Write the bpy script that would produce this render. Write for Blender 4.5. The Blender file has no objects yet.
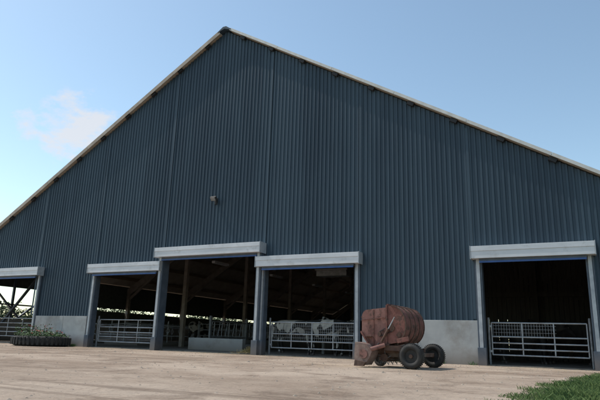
import bpy, bmesh, math, random
from mathutils import Vector, Matrix
random.seed(7)
scene=bpy.context.scene
COL=scene.collection
scene.view_settings.view_transform='Standard'
try: scene.view_settings.look='None'
except Exception: pass
scene.view_settings.exposure=0

# ---------------------------------------------------------------- materials
def nodes_of(name):
    m=bpy.data.materials.new(name);m.use_nodes=True
    nt=m.node_tree;b=nt.nodes['Principled BSDF']
    return m,nt,b
def N(nt,t,**k):
    n=nt.nodes.new(t)
    for a,v in k.items(): setattr(n,a,v)
    return n
def mat(name,c1,c2=None,rough=.7,metal=0,scale=3,detail=6,bump=0,bscale=None,stretch=(1,1,1),lo=.35,hi=.65,dirt=None,coord='Object',bdist=.02,low=None):
    m,nt,b=nodes_of(name);L=nt.links.new
    b.inputs['Roughness'].default_value=rough;b.inputs['Metallic'].default_value=metal
    tc=N(nt,'ShaderNodeTexCoord');mp=N(nt,'ShaderNodeMapping');mp.inputs['Scale'].default_value=stretch
    L(tc.outputs[coord],mp.inputs['Vector'])
    no=N(nt,'ShaderNodeTexNoise');no.inputs['Scale'].default_value=scale;no.inputs['Detail'].default_value=detail;no.inputs['Roughness'].default_value=.6
    L(mp.outputs[0],no.inputs['Vector'])
    cr=N(nt,'ShaderNodeValToRGB');e=cr.color_ramp.elements
    e[0].position=lo;e[1].position=hi;e[0].color=(*c1,1);e[1].color=(*(c2 or c1),1)
    L(no.outputs['Fac'],cr.inputs[0]);out=cr.outputs[0]
    if dirt:
        n2=N(nt,'ShaderNodeTexNoise');n2.inputs['Scale'].default_value=dirt[1];n2.inputs['Detail'].default_value=8;n2.inputs['Roughness'].default_value=.7
        L(tc.outputs[coord],n2.inputs['Vector'])
        mr=N(nt,'ShaderNodeMapRange');mr.inputs[1].default_value=dirt[2];mr.inputs[2].default_value=dirt[3]
        L(n2.outputs['Fac'],mr.inputs[0])
        mx=N(nt,'ShaderNodeMix',data_type='RGBA');L(mr.outputs[0],mx.inputs['Factor']);L(out,mx.inputs['A']);mx.inputs['B'].default_value=(*dirt[0],1)
        out=mx.outputs['Result']
    if low:
        sp=N(nt,'ShaderNodeSeparateXYZ');L(tc.outputs[coord],sp.inputs[0])
        ad=N(nt,'ShaderNodeMath',operation='MULTIPLY_ADD');L(no.outputs['Fac'],ad.inputs[0]);ad.inputs[1].default_value=-low[1];L(sp.outputs['Z'],ad.inputs[2])
        m3=N(nt,'ShaderNodeMapRange');m3.inputs[1].default_value=-low[1]*.5;m3.inputs[2].default_value=low[1]*.5;m3.inputs[3].default_value=.75;m3.inputs[4].default_value=0;L(ad.outputs[0],m3.inputs[0])
        mx=N(nt,'ShaderNodeMix',data_type='RGBA');L(m3.outputs[0],mx.inputs['Factor']);L(out,mx.inputs['A']);mx.inputs['B'].default_value=(*low[0],1);out=mx.outputs['Result']
    L(out,b.inputs['Base Color'])
    if bump:
        n3=N(nt,'ShaderNodeTexNoise');n3.inputs['Scale'].default_value=bscale or scale*6;n3.inputs['Detail'].default_value=6
        L(tc.outputs[coord],n3.inputs['Vector'])
        bp=N(nt,'ShaderNodeBump');bp.inputs['Strength'].default_value=bump;bp.inputs['Distance'].default_value=bdist
        L(n3.outputs['Fac'],bp.inputs['Height']);L(bp.outputs[0],b.inputs['Normal'])
    return m

def clad_mat():
    m,nt,b=nodes_of('blue_cladding_paint');L=nt.links.new
    tc=N(nt,'ShaderNodeTexCoord');sp=N(nt,'ShaderNodeSeparateXYZ');L(tc.outputs['Object'],sp.inputs[0])
    d=N(nt,'ShaderNodeMath',operation='DIVIDE');L(sp.outputs['X'],d.inputs[0]);d.inputs[1].default_value=.96
    fl=N(nt,'ShaderNodeMath',operation='FLOOR');L(d.outputs[0],fl.inputs[0])
    wn=N(nt,'ShaderNodeTexWhiteNoise',noise_dimensions='1D');L(fl.outputs[0],wn.inputs['W'])
    mp=N(nt,'ShaderNodeMapping');mp.inputs['Scale'].default_value=(2.2,1,.12);L(tc.outputs['Object'],mp.inputs[0])
    no=N(nt,'ShaderNodeTexNoise');no.inputs['Scale'].default_value=1.6;no.inputs['Detail'].default_value=8;no.inputs['Roughness'].default_value=.65;L(mp.outputs[0],no.inputs[0])
    big=N(nt,'ShaderNodeTexNoise');big.inputs['Scale'].default_value=.22;big.inputs['Detail'].default_value=3;L(tc.outputs['Object'],big.inputs[0])
    a=N(nt,'ShaderNodeMath',operation='MULTIPLY_ADD');L(wn.outputs[0],a.inputs[0]);a.inputs[1].default_value=.24;L(no.outputs['Fac'],a.inputs[2])
    a2=N(nt,'ShaderNodeMath',operation='MULTIPLY_ADD');L(big.outputs['Fac'],a2.inputs[0]);a2.inputs[1].default_value=.5;L(a.outputs[0],a2.inputs[2])
    cr=N(nt,'ShaderNodeValToRGB');e=cr.color_ramp.elements
    e[0].position=.55;e[0].color=(.026,.043,.062,1);e[1].position=1.15;e[1].color=(.046,.073,.098,1)
    L(a2.outputs[0],cr.inputs[0]);L(cr.outputs[0],b.inputs['Base Color'])
    b.inputs['Roughness'].default_value=.5;b.inputs['Specular IOR Level'].default_value=.25
    return m
M={}
M['clad']=clad_mat()
M['roofsheet']=mat('fibre_cement_roof',(.42,.38,.33),(.52,.47,.40),.85,scale=2)
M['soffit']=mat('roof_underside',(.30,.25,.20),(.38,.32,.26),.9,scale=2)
M['verge']=mat('verge_flashing',(.50,.49,.46),(.62,.61,.58),.6,scale=4)
M['vergetan']=mat('weathered_verge',(.30,.25,.20),(.42,.36,.30),.8,scale=3)
M['concrete']=mat('precast_concrete',(.30,.305,.30),(.42,.42,.41),.9,scale=1.3,bump=.3,bscale=40,bdist=.006,dirt=((.20,.17,.14),.9,.50,.8),low=((.17,.135,.105),.5))
M['concfloor']=mat('barn_floor_concrete',(.16,.135,.11),(.26,.23,.19),.85,scale=1.2,bump=.3,bscale=20,dirt=((.08,.062,.045),2.3,.5,.65))
M['white']=mat('white_coated_steel',(.50,.515,.535),(.62,.63,.65),.5,scale=2.5,stretch=(.4,1,1),dirt=((.32,.31,.29),3,.55,.8))
M['rail']=mat('galvanised_guide',(.30,.32,.345),(.42,.44,.46),.5,metal=.2,scale=5,low=((.16,.13,.10),.5))
M['bluesteel']=mat('blue_grey_steel',(.05,.068,.092),(.08,.10,.13),.5,scale=4,low=((.15,.12,.10),.5))
M['blue']=mat('blue_bottom_bar',(.02,.07,.22),(.03,.09,.28),.5,scale=4)
M['galv']=mat('galvanised_tube',(.26,.28,.30),(.40,.42,.44),.5,metal=.3,scale=8,dirt=((.16,.12,.09),4,.5,.7))
M['darkgalv']=mat('weathered_tube',(.14,.15,.16),(.24,.25,.26),.6,metal=.3,scale=8)
M['frame']=mat('frame_steel',(.20,.17,.145),(.30,.26,.22),.65,scale=3)
M['timber']=mat('purlin_timber',(.20,.14,.09),(.30,.22,.15),.85,scale=4,stretch=(1,.2,1))
M['board']=mat('dark_partition_board',(.035,.032,.03),(.065,.058,.05),.85,scale=3,stretch=(4,1,.3))  # dark tone for the added partition in the right bay
M['rubber']=mat('black_rubber',(.016,.016,.016),(.036,.033,.03),.85,scale=6,dirt=((.11,.09,.07),5,.55,.85))
M['black']=mat('black_plastic',(.012,.012,.014),(.022,.022,.022),.7)
M['glass']=mat('lamp_glass',(.15,.15,.15),(.2,.2,.2),.3)
M['rust']=mat('faded_red_paint',(.13,.048,.036),(.21,.088,.070),.85,scale=3.4,bump=.4,bscale=14,bdist=.015,dirt=((.070,.040,.030),5.5,.49,.60))
M['pink']=mat('chalky_red_panel',(.255,.130,.108),(.17,.075,.06),.88,scale=2.6,bump=.4,bscale=14,bdist=.015,dirt=((.085,.048,.036),5,.52,.62))
M['rustdark']=mat('rusted_steel',(.06,.033,.025),(.115,.062,.042),.85,scale=7,dirt=((.16,.12,.09),3,.5,.7))
M['dusty']=mat('dusty_steel',(.26,.18,.15),(.15,.09,.075),.9,scale=5,dirt=((.30,.24,.19),4,.5,.7))
M['leaf']=mat('planter_leaf',(.025,.06,.015),(.06,.13,.03),.7,scale=12)
M['flower_red']=mat('flower_red',(.5,.03,.03),(.6,.06,.08),.6)
M['flower_white']=mat('flower_white',(.7,.68,.65),(.75,.6,.65),.6)
M['soil']=mat('soil',(.05,.035,.025),(.09,.065,.045),.95)
M['straw']=mat('straw',(.45,.35,.14),(.55,.45,.22),.9,scale=30)
M['grass']=mat('grass_blades',(.055,.105,.022),(.115,.170,.045),.75,scale=1.5,detail=8,dirt=((.24,.22,.09),9,.56,.78))
M['verge_soil']=mat('grass_base',(.05,.075,.022),(.14,.125,.06),.95,scale=3,bump=.5,bscale=30)
M['pebble']=mat('pebbles',(.20,.165,.13),(.36,.30,.24),.9,scale=3)
M['curtain']=mat('added_side_curtain',(.06,.07,.065),(.09,.10,.09),.9,scale=6)  # opaque sheet for the added curtains that narrow the side opening's daylight
M['tree']=mat('hedge_screen_leaf',(.02,.042,.012),(.05,.08,.022),.8,scale=2)  # dark leaves of the added screen outside the left wall

def cow_mat(name,black,white,th):
    m,nt,b=nodes_of(name);L=nt.links.new
    tc=N(nt,'ShaderNodeTexCoord');oi=N(nt,'ShaderNodeObjectInfo')
    ad=N(nt,'ShaderNodeVectorMath',operation='ADD');L(tc.outputs['Object'],ad.inputs[0])
    sc=N(nt,'ShaderNodeMath',operation='MULTIPLY');L(oi.outputs['Random'],sc.inputs[0]);sc.inputs[1].default_value=40
    L(sc.outputs[0],ad.inputs[1])
    no=N(nt,'ShaderNodeTexNoise');no.inputs['Scale'].default_value=2.1;no.inputs['Detail'].default_value=1.5;L(ad.outputs[0],no.inputs[0])
    cr=N(nt,'ShaderNodeValToRGB');e=cr.color_ramp.elements;e[0].position=th-.012;e[1].position=th+.012
    e[0].color=(*black,1);e[1].color=(*white,1);L(no.outputs['Fac'],cr.inputs[0])
    n2=N(nt,'ShaderNodeTexNoise');n2.inputs['Scale'].default_value=5;n2.inputs['Detail'].default_value=6;L(tc.outputs['Object'],n2.inputs[0])
    mr=N(nt,'ShaderNodeMapRange');mr.inputs[1].default_value=.5;mr.inputs[2].default_value=.8;mr.inputs[4].default_value=.5;L(n2.outputs['Fac'],mr.inputs[0])
    mx=N(nt,'ShaderNodeMix',data_type='RGBA');L(mr.outputs[0],mx.inputs['Factor']);L(cr.outputs[0],mx.inputs['A']);mx.inputs['B'].default_value=(.09,.07,.05,1)
    L(mx.outputs['Result'],b.inputs['Base Color'])
    b.inputs['Roughness'].default_value=.85
    return m
M['cow']=cow_mat('friesian_hide',(.015,.014,.013),(.50,.47,.42),.56)
M['cowdark']=cow_mat('dark_hide',(.022,.018,.015),(.30,.27,.23),.66)
M['hoof']=mat('hoof_and_muzzle',(.05,.04,.035),(.08,.06,.05),.6)

def ground_mat():
    m,nt,b=nodes_of('dusty_yard_ground');L=nt.links.new
    tc=N(nt,'ShaderNodeTexCoord')
    def noise(s,d=6,r=.6,vec=None,dist=0):
        n=N(nt,'ShaderNodeTexNoise');n.inputs['Scale'].default_value=s;n.inputs['Detail'].default_value=d;n.inputs['Roughness'].default_value=r;n.inputs['Distortion'].default_value=dist
        L(vec or tc.outputs['Object'],n.inputs[0]);return n.outputs['Fac']
    def ramp(f,p0,c0,p1,c1):
        c=N(nt,'ShaderNodeValToRGB');e=c.color_ramp.elements;e[0].position=p0;e[1].position=p1;e[0].color=(*c0,1);e[1].color=(*c1,1);L(f,c.inputs[0]);return c.outputs[0]
    def mix(f,a,bb,t='MIX'):
        x=N(nt,'ShaderNodeMix',data_type='RGBA',blend_type=t)
        if isinstance(f,float): x.inputs['Factor'].default_value=f
        else: L(f,x.inputs['Factor'])
        L(a,x.inputs['A'])
        if isinstance(bb,tuple): x.inputs['B'].default_value=(*bb,1)
        else: L(bb,x.inputs['B'])
        return x.outputs['Result']
    def mr(f,a,c,hi=1.0):
        x=N(nt,'ShaderNodeMapRange');x.inputs[1].default_value=a;x.inputs[2].default_value=c;x.inputs[4].default_value=hi;L(f,x.inputs[0]);return x.outputs[0]
    base=ramp(noise(.30,5,.6,dist=.8),.38,(.31,.235,.178),.60,(.47,.375,.295))
    base=mix(mr(noise(.8,8,.72,dist=.6),.52,.66,.85),base,(.185,.134,.10))
    mp=N(nt,'ShaderNodeMapping');mp.inputs['Rotation'].default_value=(0,0,.9);mp.inputs['Scale'].default_value=(.12,1.1,1);L(tc.outputs['Object'],mp.inputs[0])
    base=mix(mr(noise(1.0,5,.6,vec=mp.outputs[0],dist=.5),.56,.66,.65),base,(.19,.14,.105))
    base=mix(mr(noise(5,7,.8),.55,.72,.5),base,(.20,.15,.115))
    base=mix(mr(noise(14,6,.75),.58,.78,.8),base,(.50,.41,.33))
    base=mix(mr(noise(32,4,.8),.54,.75),base,(.15,.11,.08))
    ln=N(nt,'ShaderNodeVectorMath',operation='LENGTH');L(tc.outputs['Object'],ln.inputs[0])
    fld=mr(ln.outputs['Value'],60,75)
    base=mix(fld,base,(.075,.11,.035))
    L(base,b.inputs['Base Color']);b.inputs['Roughness'].default_value=.95;b.inputs['Specular IOR Level'].default_value=.1
    bp=N(nt,'ShaderNodeBump');bp.inputs['Strength'].default_value=.9;bp.inputs['Distance'].default_value=.035;L(noise(9,9,.75),bp.inputs['Height'])
    bp2=N(nt,'ShaderNodeBump');bp2.inputs['Strength'].default_value=.8;bp2.inputs['Distance'].default_value=.12;L(noise(1.3,4,.6),bp2.inputs['Height']);L(bp.outputs[0],bp2.inputs['Normal'])
    L(bp2.outputs[0],b.inputs['Normal'])
    return m
M['ground']=ground_mat()

# ---------------------------------------------------------------- mesh builder
class MB:
    def __init__(s): s.v=[];s.f=[];s.m=[];s.mats=[];s.sm=[]
    def mi(s,k):
        if k not in s.mats: s.mats.append(k)
        return s.mats.index(k)
    def add(s,vs,fs,k,smooth=False):
        o=len(s.v);s.v+= [tuple(v) for v in vs];i=s.mi(k)
        for f in fs: s.f.append([a+o for a in f]);s.m.append(i);s.sm.append(smooth)
    def box(s,x0,x1,y0,y1,z0,z1,k,rot=None,piv=None):
        vs=[Vector((x,y,z)) for x in(x0,x1) for y in(y0,y1) for z in(z0,z1)]
        if rot is not None:
            p=Vector(piv if piv else ((x0+x1)/2,(y0+y1)/2,(z0+z1)/2));vs=[rot@(v-p)+p for v in vs]
        s.add(vs,[(0,1,3,2),(4,6,7,5),(0,4,5,1),(2,3,7,6),(0,2,6,4),(1,5,7,3)],k)
    def cyl(s,p,q,r,k,n=8,r2=None,caps=True):
        p=Vector(p);q=Vector(q);d=(q-p)
        if d.length<1e-6:return
        d.normalize();u=d.orthogonal().normalized();w=d.cross(u);r2=r if r2 is None else r2
        vs=[p+(u*math.cos(2*math.pi*i/n)+w*math.sin(2*math.pi*i/n))*r for i in range(n)]+[q+(u*math.cos(2*math.pi*i/n)+w*math.sin(2*math.pi*i/n))*r2 for i in range(n)]
        s.add(vs,[(i,(i+1)%n,n+(i+1)%n,n+i) for i in range(n)],k,True)
        if caps: s.add(vs,[tuple(range(n))[::-1],tuple(range(n,2*n))],k)
    def beam(s,p,q,w,h,k,up=(0,0,1)):
        p=Vector(p);q=Vector(q);d=(q-p).normalized();sd=d.cross(Vector(up)).normalized();u=sd.cross(d)
        vs=[e+sd*a*w/2+u*b*h/2 for e in(p,q) for a,b in((-1,-1),(1,-1),(1,1),(-1,1))]
        s.add(vs,[(0,1,2,3)[::-1],(4,5,6,7),(0,1,5,4),(1,2,6,5),(2,3,7,6),(3,0,4,7)],k)
    def prism(s,prof,axis,a,b,k,smooth=False,caps=True):
        n=len(prof)
        f=(lambda t,u,z:(u,t,z)) if axis=='y' else (lambda t,u,z:(t,u,z))
        vs=[f(a,u,z) for u,z in prof]+[f(b,u,z) for u,z in prof]
        s.add(vs,[(i,(i+1)%n,n+(i+1)%n,n+i) for i in range(n)],k,smooth)
        if caps: s.add(vs,[tuple(range(n))[::-1],tuple(range(n,2*n))],k)
    def ring(s,c,axis,R,r,k,n=28,m=10,sq=1.0):
        c=Vector(c);d=Vector(axis).normalized();u=d.orthogonal().normalized();w=d.cross(u)
        vs=[];fs=[]
        for i in range(n):
            a=2*math.pi*i/n;o=u*math.cos(a)+w*math.sin(a)
            for j in range(m):
                b=2*math.pi*j/m;vs.append(c+o*(R+r*math.cos(b))+d*r*sq*math.sin(b))
        for i in range(n):
            for j in range(m): fs.append((i*m+j,((i+1)%n)*m+j,((i+1)%n)*m+(j+1)%m,i*m+(j+1)%m))
        s.add(vs,fs,k,True)
    def obj(s,name,parent=None,loc=None,rotz=0,bevel=0,scale=None):
        me=bpy.data.meshes.new(name);me.from_pydata(s.v,[],s.f)
        for k in s.mats: me.materials.append(M[k])
        me.polygons.foreach_set('material_index',s.m);me.polygons.foreach_set('use_smooth',s.sm)
        if len(s.f)<20000:
            bm=bmesh.new();bm.from_mesh(me);bmesh.ops.recalc_face_normals(bm,faces=bm.faces);bm.to_mesh(me);bm.free()
        me.update()
        o=bpy.data.objects.new(name,me);COL.objects.link(o)
        if loc: o.location=loc
        o.rotation_euler[2]=rotz
        if scale:o.scale=scale
        if bevel:
            md=o.modifiers.new('bevel','BEVEL');md.width=bevel;md.segments=2;md.limit_method='ANGLE';md.angle_limit=math.radians(40)
        if parent: o.parent=parent
        return o
def empty(name,loc=(0,0,0),rotz=0):
    e=bpy.data.objects.new(name,None);e.location=loc;e.rotation_euler[2]=rotz;e.empty_display_size=.3;COL.objects.link(e);return e

# ---------------------------------------------------------------- barn
HALF=16.0;APEX=13.38;SL=.599;LEN=48.0;CW=1.27
DOORS=[(-13.0,-9.62,3.34),(-6.02,-2.45,3.34),(-2.25,2.25,3.86),(2.45,6.02,3.34),(10.02,12.92,3.34)]
def rz(x): return APEX-SL*abs(x)
barn=empty('barn')
def zb(x):
    for a,b,h in DOORS:
        if a-.14<x<b+.14: return h-.1
    if -6.1<x<6.1: return 3.24
    return CW-.03
mb=MB();P=.16
prof=[(0,-.002),(.075,-.002),(.09,-.036),(.145,-.036),(.16,-.002)]
pts=[]
n=int(2*HALF/P)
for i in range(n):
    jit=random.uniform(-.003,.003)
    for px,py in prof[:-1]: pts.append((-HALF+i*P+px,py+(jit if py<-.01 else 0)))
pts.append((HALF,-.002))
def strip(mb,pts,yo,k,zbf,sgn=1):
    for (xa,ya),(xb,yb) in zip(pts,pts[1:]):
        if xb-xa<1e-6: continue
        xm=(xa+xb)/2;z0=zbf(xm)
        mb.add([(xa,yo+sgn*ya,z0),(xb,yo+sgn*yb,z0),(xb,yo+sgn*yb,rz(xb)-.02),(xa,yo+sgn*ya,rz(xa)-.02)],[(0,1,2,3)],k)
strip(mb,pts,0,'clad',zb)
mb.obj('gable_cladding',barn)
mb=MB()
for x in(-9.86,-6.14,-2.38,2.38,6.14,9.80):
    mb.box(x-.045,x+.045,-.054,-.042,zb(x)+.22 if abs(x)<6.2 else CW+.05,rz(x)-.12,'clad')
mb.obj('cladding_flashing',barn)
mb=MB();far=[(x*1.0-16,0) for x in range(0,33)]
strip(mb,far,LEN,'clad',lambda x:.0 if abs(x)>5 else 3.4)
mb.obj('rear_gable',barn)
mb=MB();OH=.20;T=.07
for sg in(-1,1):
    E=HALF+.45
    za,zb2=APEX-SL*.28+.03,APEX-SL*E+.03
    vs=[(sg*.28,-OH,za),(sg*E,-OH,zb2),(sg*E,LEN+.3,zb2),(sg*.28,LEN+.3,za)]
    up=[(x,y,z+T) for x,y,z in vs]
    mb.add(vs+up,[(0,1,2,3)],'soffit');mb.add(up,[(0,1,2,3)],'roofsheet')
    mb.add(vs+up,[(0,1,5,4),(1,2,6,5),(2,3,7,6),(3,0,4,7)],'verge')
mb.obj('roof_sheets',barn)
mb=MB()
for sg in(-1,1):
    k='verge' if sg>0 else 'vergetan'
    w_=.10 if sg>0 else .17
    x=.26
    while x<HALF+.45:
        e=min(x+2.4,HALF+.45);dz=random.uniform(-.008,.008)
        p=(sg*x,-OH-.012,APEX-SL*x+.14-w_/2+dz);q=(sg*(e-.012),-OH-.012,APEX-SL*(e-.012)+.14-w_/2+dz)
        mb.beam(p,q,.02,w_,k,up=(0,0,1));x=e
mb.obj('verge_trim',barn)
mb=MB()
mb.prism([(-.34,APEX-.12),(-.32,APEX-.07),(-.08,APEX+.10),(.08,APEX+.10),(.32,APEX-.07),(.34,APEX-.12),(0,APEX+.0)],'y',-OH-.04,LEN+.3,'clad')
mb.obj('ridge_cap',barn)
mb=MB()
for sg in(-1,1):
    x=.9
    while x<HALF+.3:
        z=APEX-SL*x-.09
        mb.beam((sg*x,.05,z),(sg*x,LEN,z),.09,.2,'timber',up=(0,0,1))
        x+=1.42
mb.obj('purlins',barn)
mb=MB()
for sg in(-1,1):
    x=.9
    while x<HALF+.3:
        z=APEX-SL*x-.055
        R=Matrix.Rotation(sg*math.atan(SL),3,'Y')
        mb.box(sg*x-.12,sg*x+.12,-.16,-.045,z-.06,z+.055,'black',rot=R)
        x+=1.42
mb.obj('purlin_ends',barn)
mb=MB()
y=.25
while y<LEN:
    for sg in(-1,1):
        d=.42 if y>1 else .3
        mb.beam((0,y,APEX-.42),(sg*HALF*.985,y,APEX-.42-SL*HALF*.985),.16,d,'frame')
        mb.box(sg*15.8-.11,sg*15.8+.11,y-.1,y+.1,0,3.7,'frame')
        if y>1:
            mb.box(sg*6.1-.1,sg*6.1+.1,y-.1,y+.1,0,APEX-.5-SL*6.1,'frame')
            mb.beam((sg*6.1,y,5.6),(sg*9.2,y,APEX-.6-SL*9.2),.1,.1,'frame')
            mb.beam((sg*6.1,y,6.8),(sg*3.6,y,APEX-.6-SL*3.6),.1,.1,'frame')
            mb.beam((sg*12.2,y,5.6),(sg*15.7,y,3.0),.12,.14,'frame')
    y+=5.9
for sg in(-1,1):
    mb.box(sg*6.1-.06,sg*6.1+.06,.3,LEN-.3,6.2,6.35,'frame')
mb.obj('portal_frames',barn)
# braced side-opening frames near the front left corner
mb=MB()
for y in(1.2,3.2,5.2,7.2):
    mb.box(-15.9,-15.8,y-.06,y+.06,1.2,3.8,'bluesteel')
mb.beam((-15.75,1.2,3.5),(-15.75,3.6,1.3),.07,.12,'bluesteel',up=(1,0,0))
mb.beam((-15.75,3.6,1.3),(-15.75,6.6,3.5),.07,.12,'bluesteel',up=(1,0,0))
mb.box(-15.9,-15.8,.3,9,1.95,2.03,'bluesteel')
mb.beam((-15.6,2.6,1.0),(-13.0,2.6,3.6),.08,.14,'bluesteel',up=(0,1,0))
mb.box(-13.05,-12.93,2.54,2.66,.03,4.9,'bluesteel')
mb.obj('corner_bracing',barn)
mb=MB()
mb.box(-16.05,-15.93,.2,LEN,0,1.2,'concrete')
mb.box(-16.0,-15.98,9,LEN,2.22,3.8,'curtain')  # added curtains, nearly closed to block the bright outside from the interior
mb.box(-16.0,-15.98,9,LEN,1.2,2.02,'curtain')
mb.box(-16.0,-15.98,.2,9,2.95,3.8,'curtain')
mb.box(15.93,16.05,.2,LEN,0,1.2,'concrete');mb.box(15.98,16.0,.2,LEN,1.2,3.8,'clad')
mb.obj('side_walls',barn)
mb=MB()
for a,b in((-16,-13.16),(-9.50,-6.24),(6.24,9.90),(13.06,16)):
    x=a
    while x<b-.01:
        e=min(b,x+1.83)
        if b-e<.5: e=b
        mb.box(x+.006,e-.006,-.10,.14,-.1,CW+random.uniform(-.004,.004),'concrete')
        x=e
mb.obj('concrete_base_wall',barn,bevel=.008)
mb=MB();mb.box(-15.9,15.9,.0,LEN,-.2,.03,'concfloor');mb.obj('barn_floor',barn)
for i,(a,b,h) in enumerate(DOORS):
    mb=MB()
    for x,s in((a,-1),(b,1)):
        yo=-.30 if i==2 else -.16
        mb.box(min(x,x+s*.10),max(x,x+s*.10),yo,-.045,0.0,h-.05,'rail')
        mb.box(min(x-s*.055,x-s*.003),max(x-s*.055,x-s*.003),yo+.05,.16,0.0,h-.05,'bluesteel')
        mb.box(min(x+s*.103,x+s*.15),max(x+s*.103,x+s*.15),yo+.04,-.045,0,h-.05,'bluesteel')
        mb.box(min(x-s*.075,x+s*.165),max(x-s*.075,x+s*.165),yo-.02,-.05 ,-.02,.5,'bluesteel')
    mb.obj('door_guides',barn,bevel=.006)
    mb=MB()
    D0=-.50 if i==2 else -.40
    mb.box(a-.20,b+.20,D0,-.045,h-.26,h+.10,'white')
    mb.box(a-.225,a-.203,D0-.02,-.045,h-.28,h+.12,'rail');mb.box(b+.203,b+.225,D0-.02,-.045,h-.28,h+.12,'rail')
    mb.box(a-.20,b+.20,D0-.015,D0-.003,h-.045,h+.105,'white')
    mb.obj('shutter_box',barn,bevel=.01)
    mb=MB()
    mb.box(a+.01,b-.01,-.30,-.10,h-.33,h-.265,'bluesteel')
    mb.box(a+.02,b-.02,-.32,-.26,h-.385,h-.335,'blue')
    mb.obj('rolled_shutter_edge',barn)
mb=MB()
for sx in(-1,1):
    mb.box(sx*2.35-.09,sx*2.35+.09,-.03,.2,0,3.9,'bluesteel')
mb.obj('door_mullions',barn)

fl=empty('wall_floodlight',(.11,-.04,5.75))
mb=MB();mb.box(-.03,.03,-.03,.0,-.02,.16,'black');mb.cyl((0,-.02,.06),(0,-.22,.1),.018,'black')
mb.obj('bracket',fl)
mb=MB();R=Matrix.Rotation(math.radians(40),3,'X')
mb.box(-.13,.13,-.30,-.20,0,.17,'black',rot=R);mb.box(-.105,.105,-.316,-.302,.02,.15,'glass',rot=R,piv=(0,-.25,.085))
mb.cyl((.02,-.10,-.12),(.02,-.10,.02),.06,'black',12,r2=.045)
mb.cyl((-.12,-.05,.05),(-.12,-.05,.17),.035,'white',10)
mb.obj('lamp_head',fl,bevel=.012)
# ---------------------------------------------------------------- gates
def gate(name,x0,x1,y,rails,posts=True,mesh=None,uprights=4,k='galv'):
    mb=MB();W=x1-x0;r=.022
    for z in rails: mb.cyl((0,0,z),(W,0,z),r,k)
    for i in range(uprights+1):
        x=W*i/uprights;mb.cyl((x,.0,rails[0]),(x,.0,rails[-1]),r*.95,k)
    if mesh:
        xa,xb,za,zb_=mesh
        x=xa
        while x<xb: mb.cyl((x,.012,za),(x,.012,zb_),.004,k,5);x+=.075
        z=za
        while z<zb_: mb.cyl((xa,.012,z),(xb,.012,z),.004,k,5);z+=.1
    for z in (rails[0]+.1,rails[-1]-.1):
        mb.box(-.06,.02,-.03,.03,z-.03,z+.03,k)
    if posts:
        for x in(-.08,W+.08): mb.cyl((x,0,0),(x,0,rails[-1]+.15),.035,'darkgalv',10)
    return mb.obj(name,loc=(x0,y,0.03))
gate('livestock_gate',-12.9,-9.8,.3,[.30,.5,.7,.9,1.12],uprights=3)
gate('livestock_gate',-5.85,-2.62,.3,[.22,.42,.62,.82,1.12],mesh=(.05,3.18,.24,.60),uprights=3)
gate('livestock_gate',2.65,5.85,.3,[.24,.48,.72,1.12],mesh=(.05,3.15,.5,1.1),uprights=4)
gate('livestock_gate',10.2,12.74,.3,[.28,.45,.62,.80,1.20],mesh=(.05,1.75,.82,1.18),uprights=3)

def feed_fence(x,y0,y1,name='feed_barrier'):
    mb=MB();L_=y1-y0
    mb.box(-.07,.07,0,L_,0,.45,'concrete')
    for z in(.55,1.25): mb.cyl((0,0,z),(0,L_,z),.03,'galv')
    y=0
    while y<L_:
        mb.cyl((0,y,.55),(0,y+.16,1.25),.018,'galv',6);mb.cyl((0,y+.32,.55),(0,y+.32,1.25),.018,'galv',6);y+=.62
    y=0
    while y<=L_+.01: mb.box(-.05,.05,y-.05,y+.05,0,1.5,'darkgalv');y+=3.1
    return mb.obj(name,loc=(x,y0,.03))
feed_fence(-2.9,4.2,LEN-4);feed_fence(2.9,4.2,LEN-4)
def cubicles(x,y0,n,name='cubicle_divider_row'):
    mb=MB()
    mb.box(-1.15,1.15,-.2,n*1.15+.2,0,.16,'concrete')
    mb.cyl((0,0,1.15),(0,n*1.15,1.15),.03,'galv')
    for i in range(n+1):
        y=i*1.15
        mb.cyl((0,y,.16),(0,y,1.35),.035,'galv',8)
        for s in(-1,1):
            mb.cyl((0,y,1.1),(s*.95,y,1.05),.025,'galv',6);mb.cyl((s*.95,y,1.05),(s*1.1,y,.8),.025,'galv',6)
            mb.cyl((s*1.1,y,.8),(s*.9,y,.52),.025,'galv',6);mb.cyl((s*.9,y,.52),(0,y,.5),.025,'galv',6)
    return mb.obj(name,loc=(x,y0,.03))
cubicles(-9.0,5.0,28);cubicles(9.0,9,26);cubicles(-13.6,4.0,28);cubicles(13.6,9,26)
mb=MB();mb.box(-2.55,.2,2.2,2.45,0,.52,'concrete');mb.box(-2.55,.2,2.47,3.6,0,.30,'concrete')
mb.obj('low_concrete_wall',bevel=.02)
gate('livestock_gate',-6.0,-3.2,7.5,[.3,.6,.9,1.2],uprights=3,k='darkgalv')
gate('livestock_gate',3.1,6.0,7.5,[.3,.6,.9,1.2],uprights=3,k='darkgalv')
mb=MB()  # added dark boards across the right bay, keeping its doorway dark
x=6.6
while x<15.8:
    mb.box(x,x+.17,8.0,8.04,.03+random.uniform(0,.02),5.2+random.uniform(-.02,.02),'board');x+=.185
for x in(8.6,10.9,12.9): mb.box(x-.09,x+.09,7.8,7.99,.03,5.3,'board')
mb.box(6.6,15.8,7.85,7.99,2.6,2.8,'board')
mb.obj('added_dark_partition')
mb=MB();mb.box(-.75,.75,-.35,.35,-.06,0,'rail');mb.box(-.7,.7,-.3,.3,-.3,-.062,'darkgalv')
for a in(-.6,.6): mb.cyl((a,0,0),(a,0,3.2),.012,'darkgalv',6)
mb.obj('hanging_light_fitting',loc=(3.2,4.5,3.55),bevel=.02)
mb=MB();
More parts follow.
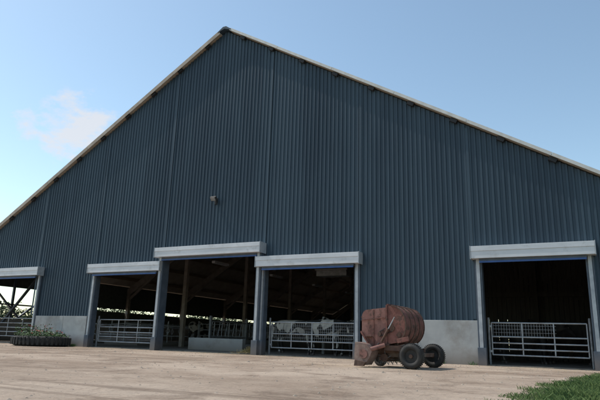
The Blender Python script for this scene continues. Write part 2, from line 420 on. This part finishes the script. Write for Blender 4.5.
for y in range(6,42,6):
    mb.box(-4.4,-4.2,y,y+1.3,4.3,4.42,'white');mb.cyl((-4.3,y+.6,4.42),(-4.3,y+.6,9.8),.01,'darkgalv',5)
mb.obj('strip_light_row')

# ---------------------------------------------------------------- cows
def cow(loc,rotz,hide='cow',head=0.0,s=1.0):
    V=[];E=[];Rr=[]
    def v(p,r,parent=None):
        V.append(p);Rr.append(r)
        if parent is not None:E.append((parent,len(V)-1))
        return len(V)-1
    pel=v((-.72,0,1.14),(.24,.27));
    mid=v((-.25,0,1.04),(.31,.36),pel);ch=v((.30,0,1.02),(.29,.36),mid);sh=v((.62,0,1.10),(.22,.29),ch)
    hz=1.42-head*1.0
    n1=v((.90,0,1.20-head*.25),(.13,.19),sh);n2=v((1.12,.0,(1.20+hz)/2-head*.1),(.10,.14),n1)
    po=v((1.28,0,hz),(.105,.12),n2);br=v((1.40,0,hz-.10),(.085,.10),po);mu=v((1.58,0,hz-.30),(.06,.065),br);nz=v((1.64,0,hz-.37),(.065,.055),mu)
    for sd in(-1,1):
        e=v((1.24,sd*.16,hz+.02),(.03,.045),po);v((1.20,sd*.29,hz-.01),(.018,.05),e)
    ru=v((-.96,0,1.20),(.17,.17),pel);t1=v((-1.09,0,1.12),(.045,.045),ru);t2=v((-1.13,0,.8),(.022,.022),t1);v((-1.12,0,.48),(.045,.045),t2)
    for sd in(-1,1):
        a=v((.50,sd*.17,.78),(.10,.13),sh);b=v((.53,sd*.18,.46),(.058,.062),a);c=v((.52,sd*.18,.14),(.04,.042),b);v((.56,sd*.18,.04),(.055,.06),c)
        a=v((-.66,sd*.20,.84),(.12,.17),pel);b=v((-.80,sd*.20,.52),(.055,.075),a);c=v((-.76,sd*.20,.16),(.04,.042),b);v((-.72,sd*.20,.04),(.055,.06),c)
    v((-.42,0,.68),(.15,.14),mid)
    me=bpy.data.meshes.new('cow');me.from_pydata(V,E,[]);me.materials.append(M[hide])
    o=bpy.data.objects.new('cow',me);COL.objects.link(o)
    o.modifiers.new('skin','SKIN')
    for i,r in enumerate(Rr): me.skin_vertices[0].data[i].radius=r
    me.skin_vertices[0].data[0].use_root=True
    sb=o.modifiers.new('sub','SUBSURF');sb.levels=2;sb.render_levels=2
    o.modifiers['skin'].use_smooth_shade=True
    o.location=(loc[0],loc[1],.03);o.rotation_euler[2]=rotz;o.scale=(s,s,s)
    mb=MB()
    for sd in(-1,1): mb.ring((1.39,sd*.085,hz-.06),(0,1,0),.012,.014,'hoof',8,6)
    mb.cyl((1.66,0,hz-.40),(1.70,0,hz-.42),.05,'hoof',10,r2=.035)
    for x,y in((.57,.18),(.57,-.18),(-.71,.2),(-.71,-.2)):
        mb.cyl((x,y,0),(x-.01,y,.07),.065,'hoof',10,r2=.055)
    mb.obj('eyes_muzzle_hooves',o)
    return o
cow((2.1,3.4),math.radians(10),s=.96)
cow((3.9,2.0),math.radians(172),head=.2,s=.95)
cow((4.3,4.0),math.radians(15),head=.1,s=.97)
cow((5.15,2.5),math.radians(100),s=.95)
cow((5.3,5.6),math.radians(190),hide='cowdark')
cow((10.9,2.6),math.radians(20),hide='cowdark',head=.15,s=.97);cow((12.1,4.3),math.radians(165),hide='cowdark')
cow((-4.9,14.5),math.radians(20),s=.98);cow((-7.1,9),math.radians(95),head=.35)
cow((-6.9,19),math.radians(90));cow((4.2,12),math.radians(180),head=.6)
cow((-4.6,22),math.radians(5),head=.6)

# ---------------------------------------------------------------- straw bale shredder
fd=empty('bale_shredder_trailer',(8.60,-4.15,0),math.radians(-4))
Wd=.60;SC=(.69,1,.87)
def arc(cx,cz,rx,rzz,a0,a1,n): return [(cx+rx*math.cos(math.radians(a0+(a1-a0)*i/n)),cz+rzz*math.sin(math.radians(a0+(a1-a0)*i/n))) for i in range(n+1)]
mb=MB()
prof=[(-.82,.92)]+arc(-.62,1.30,.20,.20,180,95,6)+[(.10,1.56),(.12,.62),(-.45,.50)]
mb.prism(prof,'y',-Wd,Wd,'pink')
mb.obj('bin_body',fd,bevel=.015,scale=SC)
mb=MB()
prof=[(.13,1.60)]+arc(.26,1.10,.52,.50,88,-62,16)+[(.13,.60)]
mb.prism(prof,'y',-Wd-.03,Wd+.03,'rust')
# tailgate stiffening hoops
a=arc(.26,1.10,.53,.51,86,-60,14)
for y in(-.3,.0,.3):
    for p,q in zip(a,a[1:]): mb.beam((p[0],y,p[1]),(q[0],y,q[1]),.05,.025,'rustdark',up=(0,1,0))
mb.obj('curved_tailgate',fd,bevel=.012,scale=SC)
mb=MB()
for y in(-Wd-.035,Wd+.035):
    mb.beam((.115,y,.6),(.115,y,1.62),.05,.05,'rust',up=(1,0,0))
    mb.beam((-.83,y,.92),(-.45,y,.49),.045,.05,'rust',up=(0,1,0));mb.beam((-.45,y,.49),(.2,y,.6),.045,.05,'rust',up=(0,1,0))
    mb.beam((-.80,y,1.22),(.1,y,1.30),.025,.03,'rust',up=(0,1,0))
    mb.beam((-.38,y,.56),(-.36,y,1.5),.025,.04,'rust',up=(1,0,0))
    mb.beam((-.66,y,.80),(-.40,y,.80),.02,.16,'rustdark',up=(0,1,0))
    a=arc(.26,1.10,.525,.505,88,-62,14)
    for p,q in zip(a,a[1:]): mb.beam((p[0],y,p[1]),(q[0],y,q[1]),.03,.04,'rustdark',up=(0,1,0))
    mb.cyl((.30,y-.02,1.02),(.30,y+.02,1.02),.09,'rustdark',12);mb.cyl((.56,y-.015,.86),(.56,y+.015,.86),.06,'rustdark',12)
    mb.cyl((-.15,y-.015,.86),(-.15,y+.015,.86),.06,'rustdark',12)
    mb.beam((-.15,y,.92),(.30,y,1.11),.015,.02,'black',up=(0,1,0));mb.beam((-.15,y,.80),(.30,y,.93),.015,.02,'black',up=(0,1,0))
mb.beam((-.83,-Wd,1.30),(-.83,Wd,1.30),.04,.05,'rust');mb.beam((.115,-Wd,1.63),(.115,Wd,1.63),.05,.05,'rust')
mb.cyl((-.05,-Wd-.08,.66),(.20,-Wd-.08,1.0),.035,'rustdark',8);mb.cyl((.20,-Wd-.08,1.0),(.42,-Wd-.08,1.30),.018,'galv',8)
mb.obj('frame_ribs',fd,scale=SC)
mb=MB()
for y in(-.42,.42): mb.beam((-.66,y,.36),(.62,y,.40),.08,.10,'rustdark')
mb.beam((.66,-.60,.30),(.66,.85,.30),.09,.09,'rustdark')
mb.beam((-.66,-.42,.35),(-.66,.42,.35),.07,.09,'rustdark')
for y in(-.42,.42): mb.beam((.25,y,.40),(.22,y,.56),.08,.08,'rustdark',up=(1,0,0))
mb.box(-.45,.30,-.40,.40,.24,.48,'rustdark')
mb.box(.0,.50,-.62,-.45,.38,.50,'rustdark')
mb.beam((.34,-.66,.60),(.62,-.66,.66),.02,.10,'rust',up=(0,0,1))
mb.obj('chassis',fd,bevel=.008)
mb=MB()
# pick-up reel with tines under the bin
mb.cyl((-.05,-.5,.22),(-.05,.5,.22),.09,'rustdark',12)
for j in range(11):
    for t in range(5):
        an=t*1.257+j*.4;y=-.48+j*.096
        mb.cyl((-.05+.08*math.cos(an),y,.22+.08*math.sin(an)),(-.05+.17*math.cos(an+.3),y,.22+.17*math.sin(an+.3)),.006,'darkgalv',5)
mb.obj('pickup_reel',fd)
mb=MB()
hp=[(-.1,-.66,.55),(-.2,-.72,.40),(-.34,-.70,.30),(-.46,-.62,.34),(-.60,-.5,.40)]
for p,q in zip(hp,hp[1:]): mb.cyl(p,q,.014,'black',6)
mb.obj('hydraulic_hose',fd)
mb=MB()
mb.prism([(-.60,.56),(-.32,.52),(-.18,.36),(-.24,.22),(-.36,.05),(-.55,.05),(-.62,.20)],'y',-.90,-.50,'dusty')
mb.prism([(-.58,.03),(-.36,.03),(-.30,.12),(-.56,.16)],'y',-1.0,-.905,'rustdark')
mb.cyl((-.22,-.88,.40),(.05,-.70,.50),.05,'pink',10)
mb.cyl((-.38,-.93,.30),(-.38,-.91,.30),.10,'pink',16)
mb.obj('discharge_chute',fd,bevel=.02)
def wheel(name,x,y,z,R,w,par):
    mb=MB();r=R*.27;mb.ring((x,y,z),(0,1,0),R-r,r,'rubber',36,12,sq=w/(2*r))
    for i in range(40):
        a=2*math.pi*i/40
        c=Vector((x+math.cos(a)*(R-.004),y,z+math.sin(a)*(R-.004)))
        mb.box(c.x-.006,c.x+.006,y-w*.36,y+w*.36,c.z-.008,c.z+.008,'rubber',rot=Matrix.Rotation(-a,3,'Y'))
    mb.cyl((x,y-w*.18,z),(x,y+w*.18,z),R-r*1.6,'rubber',24);mb.cyl((x,y-w*.34,z),(x,y+w*.34,z),R*.15,'rustdark',12)
    mb.ring((x,y-w*.22,z),(0,1,0),R-r*1.65,R*.05,'rustdark',24,6);mb.ring((x,y+w*.22,z),(0,1,0),R-r*1.65,R*.05,'rustdark',24,6)
    return mb.obj(name,par)
wheel('wheel_near',.66,-.62,.28,.285,.20,fd);wheel('wheel_far',.66,.92,.28,.285,.20,fd)
wheel('jockey_wheel',-.5,.35,.16,.165,.09,fd)
mb=MB();mb.cyl((-.5,.35,.16),(-.5,.35,.36),.03,'rustdark',8);mb.obj('jockey_leg',fd)

# ---------------------------------------------------------------- tyre planter
pl=empty('tyre_planter',(-7.30,-1.35,0))
mb=MB();mb.ring((0,0,.20),(0,0,1),.92,.20,'rubber',40,12)
for i in range(40):
    a=2*math.pi*i/40;c=Vector((math.cos(a)*1.11,math.sin(a)*1.11,.20))
    mb.box(c.x-.03,c.x+.03,c.y-.045,c.y+.045,.06,.34,'rubber',rot=Matrix.Rotation(a,3,'Z'))
mb.cyl((0,0,.05),(0,0,.32),.8,'soil',24);mb.obj('tyre',pl)
mb=MB();rnd=random.Random(3)
def leaf(mb,p,l,w,k,rnd,up=.6):
    a=rnd.uniform(0,6.28);d=Vector((math.cos(a),math.sin(a),rnd.uniform(-.1,1)*up*2)).normalized();s=d.cross(Vector((rnd.uniform(-.4,.4),rnd.uniform(-.4,.4),1))).normalized()
    p=Vector(p);mb.add([p,p+d*l*.5+s*w,p+d*l,p+d*l*.5-s*w],[(0,1,2,3)],k)
for i in range(2300):
    a=rnd.uniform(0,6.28);r=1.02*math.sqrt(rnd.random());x=r*math.cos(a);y=r*math.sin(a)
    hh=.30+rnd.random()*(.12+.18*max(0,math.sin(x*3.1+1.4))*(1-r*.5)+(.45*math.exp(-((x+.6)/.3)**2)))
    leaf(mb,(x,y,hh),rnd.uniform(.05,.12),rnd.uniform(.015,.03),'leaf',rnd)
for i in range(50):
    a=rnd.uniform(0,6.28);r=.85*math.sqrt(rnd.random());x=r*math.cos(a);y=r*math.sin(a);k='flower_red' if rnd.random()<.7 else 'flower_white'
    h=.44+rnd.random()*.18+.25*math.exp(-((x+.6)/.3)**2)
    mb.cyl((x,y,.34),(x,y,h),.004,'leaf',4,caps=False)
    for j in range(4): leaf(mb,(x,y,h),.05,.022,k,rnd)
mb.obj('plants',pl)
mb=MB()
for i in range(2600):
    x=rnd.choice([rnd.uniform(-7.3,-6.3),rnd.uniform(6.3,9.8),rnd.uniform(-10,-9.3)]) ;y=-.12-abs(rnd.gauss(0,.12))
    if math.sin(x*5.3)+math.sin(x*13.7)<.35: continue
    leaf(mb,(x,y,0),rnd.uniform(.04,.16),.008,'leaf',rnd,1.2)
mb.obj('wall_weeds')
mb=MB()
for i in range(900):
    a=rnd.uniform(0,6.28);r=abs(rnd.gauss(0,.35));x=1.75+r*math.cos(a)*.7;y=.3+r*math.sin(a)*1.0;z=.035+max(0,.22-r*.45)*rnd.random()
    d=Vector((rnd.uniform(-1,1),rnd.uniform(-1,1),rnd.uniform(-.2,.4))).normalized()*rnd.uniform(.08,.2)
    mb.add([(x,y,z),(x+d.x,y+d.y,z+abs(d.z)),(x+d.x+.006,y+d.y+.006,z+abs(d.z)),(x+.006,y-.006,z)],[(0,1,2,3)],'straw')
mb.obj('straw_pile')
# loose straw scattered on the yard around the machine and doors
mb=MB()
for i in range(1500):
    cx,cy,sg=rnd.choice([(8.3,-5.0,.9),(4,-.8,1.4),(1,-.8,1.3),(-4,-.9,1.2),(11.4,-1.0,.9)])
    x=cx+rnd.gauss(0,sg);y=min(-.2,cy+rnd.gauss(0,sg*.6));a=rnd.uniform(0,3.14);l=rnd.uniform(.04,.12)
    dx,dy=math.cos(a)*l,math.sin(a)*l
    mb.add([(x,y,.004),(x+dx,y+dy,.012),(x+dx-dy*.05,y+dy+dx*.05,.012),(x-dy*.05,y+dx*.05,.004)],[(0,1,2,3)],'straw')
mb.obj('loose_straw')

# ---------------------------------------------------------------- ground
mb=MB()
mb.add([(-900,-900,0),(900,-900,0),(900,900,0),(-900,900,0)],[(0,1,2,3)],'ground');mb.obj('ground')
edge=[(12.0,-11.5),(12.0,-10.0),(12.12,-8.6),(12.2,-7.2),(12.45,-6.0),(12.65,-4.6),(12.85,-3.4),(13.05,-2.2),(13.4,-1.0),(13.6,-.3)]
def ex(y):
    for (xa,ya),(xb,yb) in zip(edge,edge[1:]):
        if ya<=y<=yb: return xa+(xb-xa)*(y-ya)/(yb-ya)+.10*math.sin(y*5.1)+.06*math.sin(y*13+1)
    return 99
mb=MB();ys=[-11.5+i*.1 for i in range(113)]
vs=[(ex(y),y,.004) for y in ys if ex(y)<90];n=len(vs);vs+=[(30,y[1],.004) for y in vs[:n]]
mb.add(vs,[(i,i+n,i+1+n,i+1) for i in range(n-1)],'verge_soil');mb.obj('grass_verge_soil')
mb=MB()
for i in range(76000):
    y=rnd.uniform(-11.4,-.35);e=ex(y);x=e-.10+abs(rnd.gauss(0,1))*1.6 if rnd.random()<.75 else e+rnd.random()*5
    if x>18: continue
    dn=math.sin(x*3.3+1)*math.sin(y*2.7)+math.sin(x*7+y*5)*.5
    if dn<-.55 and rnd.random()<.6: continue
    if x<e+.3 and rnd.random()<.5: continue
    h=(.025+.055*rnd.random()**1.5+.035*max(0,dn))*(.6 if x<e+.2 else 1)
    a=rnd.uniform(0,6.28);w=rnd.uniform(.0025,.0045)
    lx,ly=rnd.gauss(0,.5)*h,rnd.gauss(0,.5)*h;cx,sy=math.cos(a)*w,math.sin(a)*w
    mb.add([(x-cx,y-sy,0),(x+cx,y+sy,0),(x+cx*.7+lx*.4,y+sy*.7+ly*.4,h*.6),(x+lx,y+ly,h)],[(0,1,2,3)],'grass')
mb.obj('grass')
mb=MB()
for i in range(5200):
    y=-abs(rnd.gauss(0,7))-.3;x=rnd.uniform(-9,14)
    if y<-15: continue
    s=rnd.choice([.006,.009,.012,.016,.024])*rnd.uniform(.7,1.3)
    if rnd.random()<.015: s*=2.2
    vs=[(x+s*rnd.uniform(.6,1.2)*a,y+s*rnd.uniform(.6,1.2)*b,max(-.002,s*.6*c*rnd.uniform(.7,1.1))) for a,b,c in((1,0,0),(0,1,0),(-1,0,0),(0,-1,0),(0,0,1))]
    mb.add(vs,[(0,1,4),(1,2,4),(2,3,4),(3,0,4)],'pebble')
mb.obj('gravel')
mb=MB()  # added leaf screen, dense and dark to hide the bright horizon beyond the barn
for i in range(42000):
    y=rnd.uniform(-15,95);x=-46+rnd.gauss(0,1.4)
    H=3.6+1.0*math.sin(y*.21)+.7*math.sin(y*.53+2)+.4*math.sin(y*1.7)
    z=rnd.random()**.8*H
    leaf(mb,(x,y,z),rnd.uniform(.25,.42),rnd.uniform(.10,.16),'tree',rnd)
mb.obj('added_hedge_screen')

# ---------------------------------------------------------------- world & light
el=math.radians(56);azv=Vector((-math.cos(math.radians(9)),-math.sin(math.radians(9)),0))
rot=math.atan2(azv.x,azv.y)
w=bpy.data.worlds.new('World');scene.world=w;w.use_nodes=True;nt=w.node_tree;L=nt.links.new
bg=nt.nodes['Background'];bg.inputs['Strength'].default_value=.15
sk=N(nt,'ShaderNodeTexSky');sk.sky_type='NISHITA';sk.sun_disc=False;sk.sun_elevation=el;sk.sun_rotation=rot
sk.air_density=1.0;sk.dust_density=.6;sk.ozone_density=1.2
tn=N(nt,'ShaderNodeMix',data_type='RGBA',blend_type='MULTIPLY');tn.inputs['Factor'].default_value=1;L(sk.outputs[0],tn.inputs['A']);tn.inputs['B'].default_value=(1.42,1.42,1.24,1)
tc=N(nt,'ShaderNodeTexCoord')
def dotmask(d,c0,c1):
    dp=N(nt,'ShaderNodeVectorMath',operation='DOT_PRODUCT');nm=N(nt,'ShaderNodeVectorMath',operation='NORMALIZE')
    L(tc.outputs['Generated'],nm.inputs[0]);L(nm.outputs[0],dp.inputs[0]);dp.inputs[1].default_value=d
    mr=N(nt,'ShaderNodeMapRange');mr.inputs[1].default_value=c0;mr.inputs[2].default_value=c1;L(dp.outputs['Value'],mr.inputs[0]);return mr.outputs[0]
m1=dotmask(Vector((-.728,.592,.330)).normalized(),math.cos(.075),math.cos(.0));m2=dotmask(Vector((-.783,.533,.326)).normalized(),math.cos(.035),math.cos(0))
mx=N(nt,'ShaderNodeMath',operation='MAXIMUM');L(m1,mx.inputs[0])
h=N(nt,'ShaderNodeMath',operation='MULTIPLY');L(m2,h.inputs[0]);h.inputs[1].default_value=.6;L(h.outputs[0],mx.inputs[1])
cmap=N(nt,'ShaderNodeMapping');cmap.inputs['Scale'].default_value=(1,1,1.8);L(tc.outputs['Generated'],cmap.inputs[0])
cn=N(nt,'ShaderNodeTexNoise');cn.inputs['Scale'].default_value=20;cn.inputs['Detail'].default_value=10;cn.inputs['Roughness'].default_value=.62;L(cmap.outputs[0],cn.inputs[0])
su=N(nt,'ShaderNodeMath',operation='MULTIPLY_ADD');L(mx.outputs[0],su.inputs[0]);su.inputs[1].default_value=.32;L(cn.outputs['Fac'],su.inputs[2])
cm=N(nt,'ShaderNodeMapRange');cm.inputs[1].default_value=.60;cm.inputs[2].default_value=.82;cm.inputs[4].default_value=.8;L(su.outputs[0],cm.inputs[0])
fm=N(nt,'ShaderNodeMath',operation='MULTIPLY');L(cm.outputs[0],fm.inputs[0])
sm=N(nt,'ShaderNodeMapRange');sm.inputs[1].default_value=0;sm.inputs[2].default_value=.3;L(mx.outputs[0],sm.inputs[0]);L(sm.outputs[0],fm.inputs[1])
mix=N(nt,'ShaderNodeMix',data_type='RGBA');L(fm.outputs[0],mix.inputs['Factor']);L(tn.outputs['Result'],mix.inputs['A']);mix.inputs['B'].default_value=(5.4,5.4,5.6,1)
L(mix.outputs['Result'],bg.inputs[0])
sl=bpy.data.lights.new('sun','SUN');sl.energy=3.7;sl.angle=math.radians(.5);sl.color=(1,.95,.88)
so=bpy.data.objects.new('sun',sl);COL.objects.link(so)
dirv=Vector((azv.x*math.cos(el),azv.y*math.cos(el),math.sin(el)))
so.rotation_euler=dirv.to_track_quat('Z','Y').to_euler();so.location=(0,0,40)

# ---------------------------------------------------------------- camera
cam=bpy.data.cameras.new('camera');co=bpy.data.objects.new('camera',cam);COL.objects.link(co)
cam.sensor_width=36;cam.lens=33;cam.clip_end=3000;cam.clip_start=.05
R=Matrix.Rotation(.48,4,'Z')@Matrix.Rotation(math.pi/2+.249,4,'X')@Matrix.Rotation(.031,4,'Z')
co.matrix_world=Matrix.Translation((12.788,-17.3,.562))@R
scene.camera=co
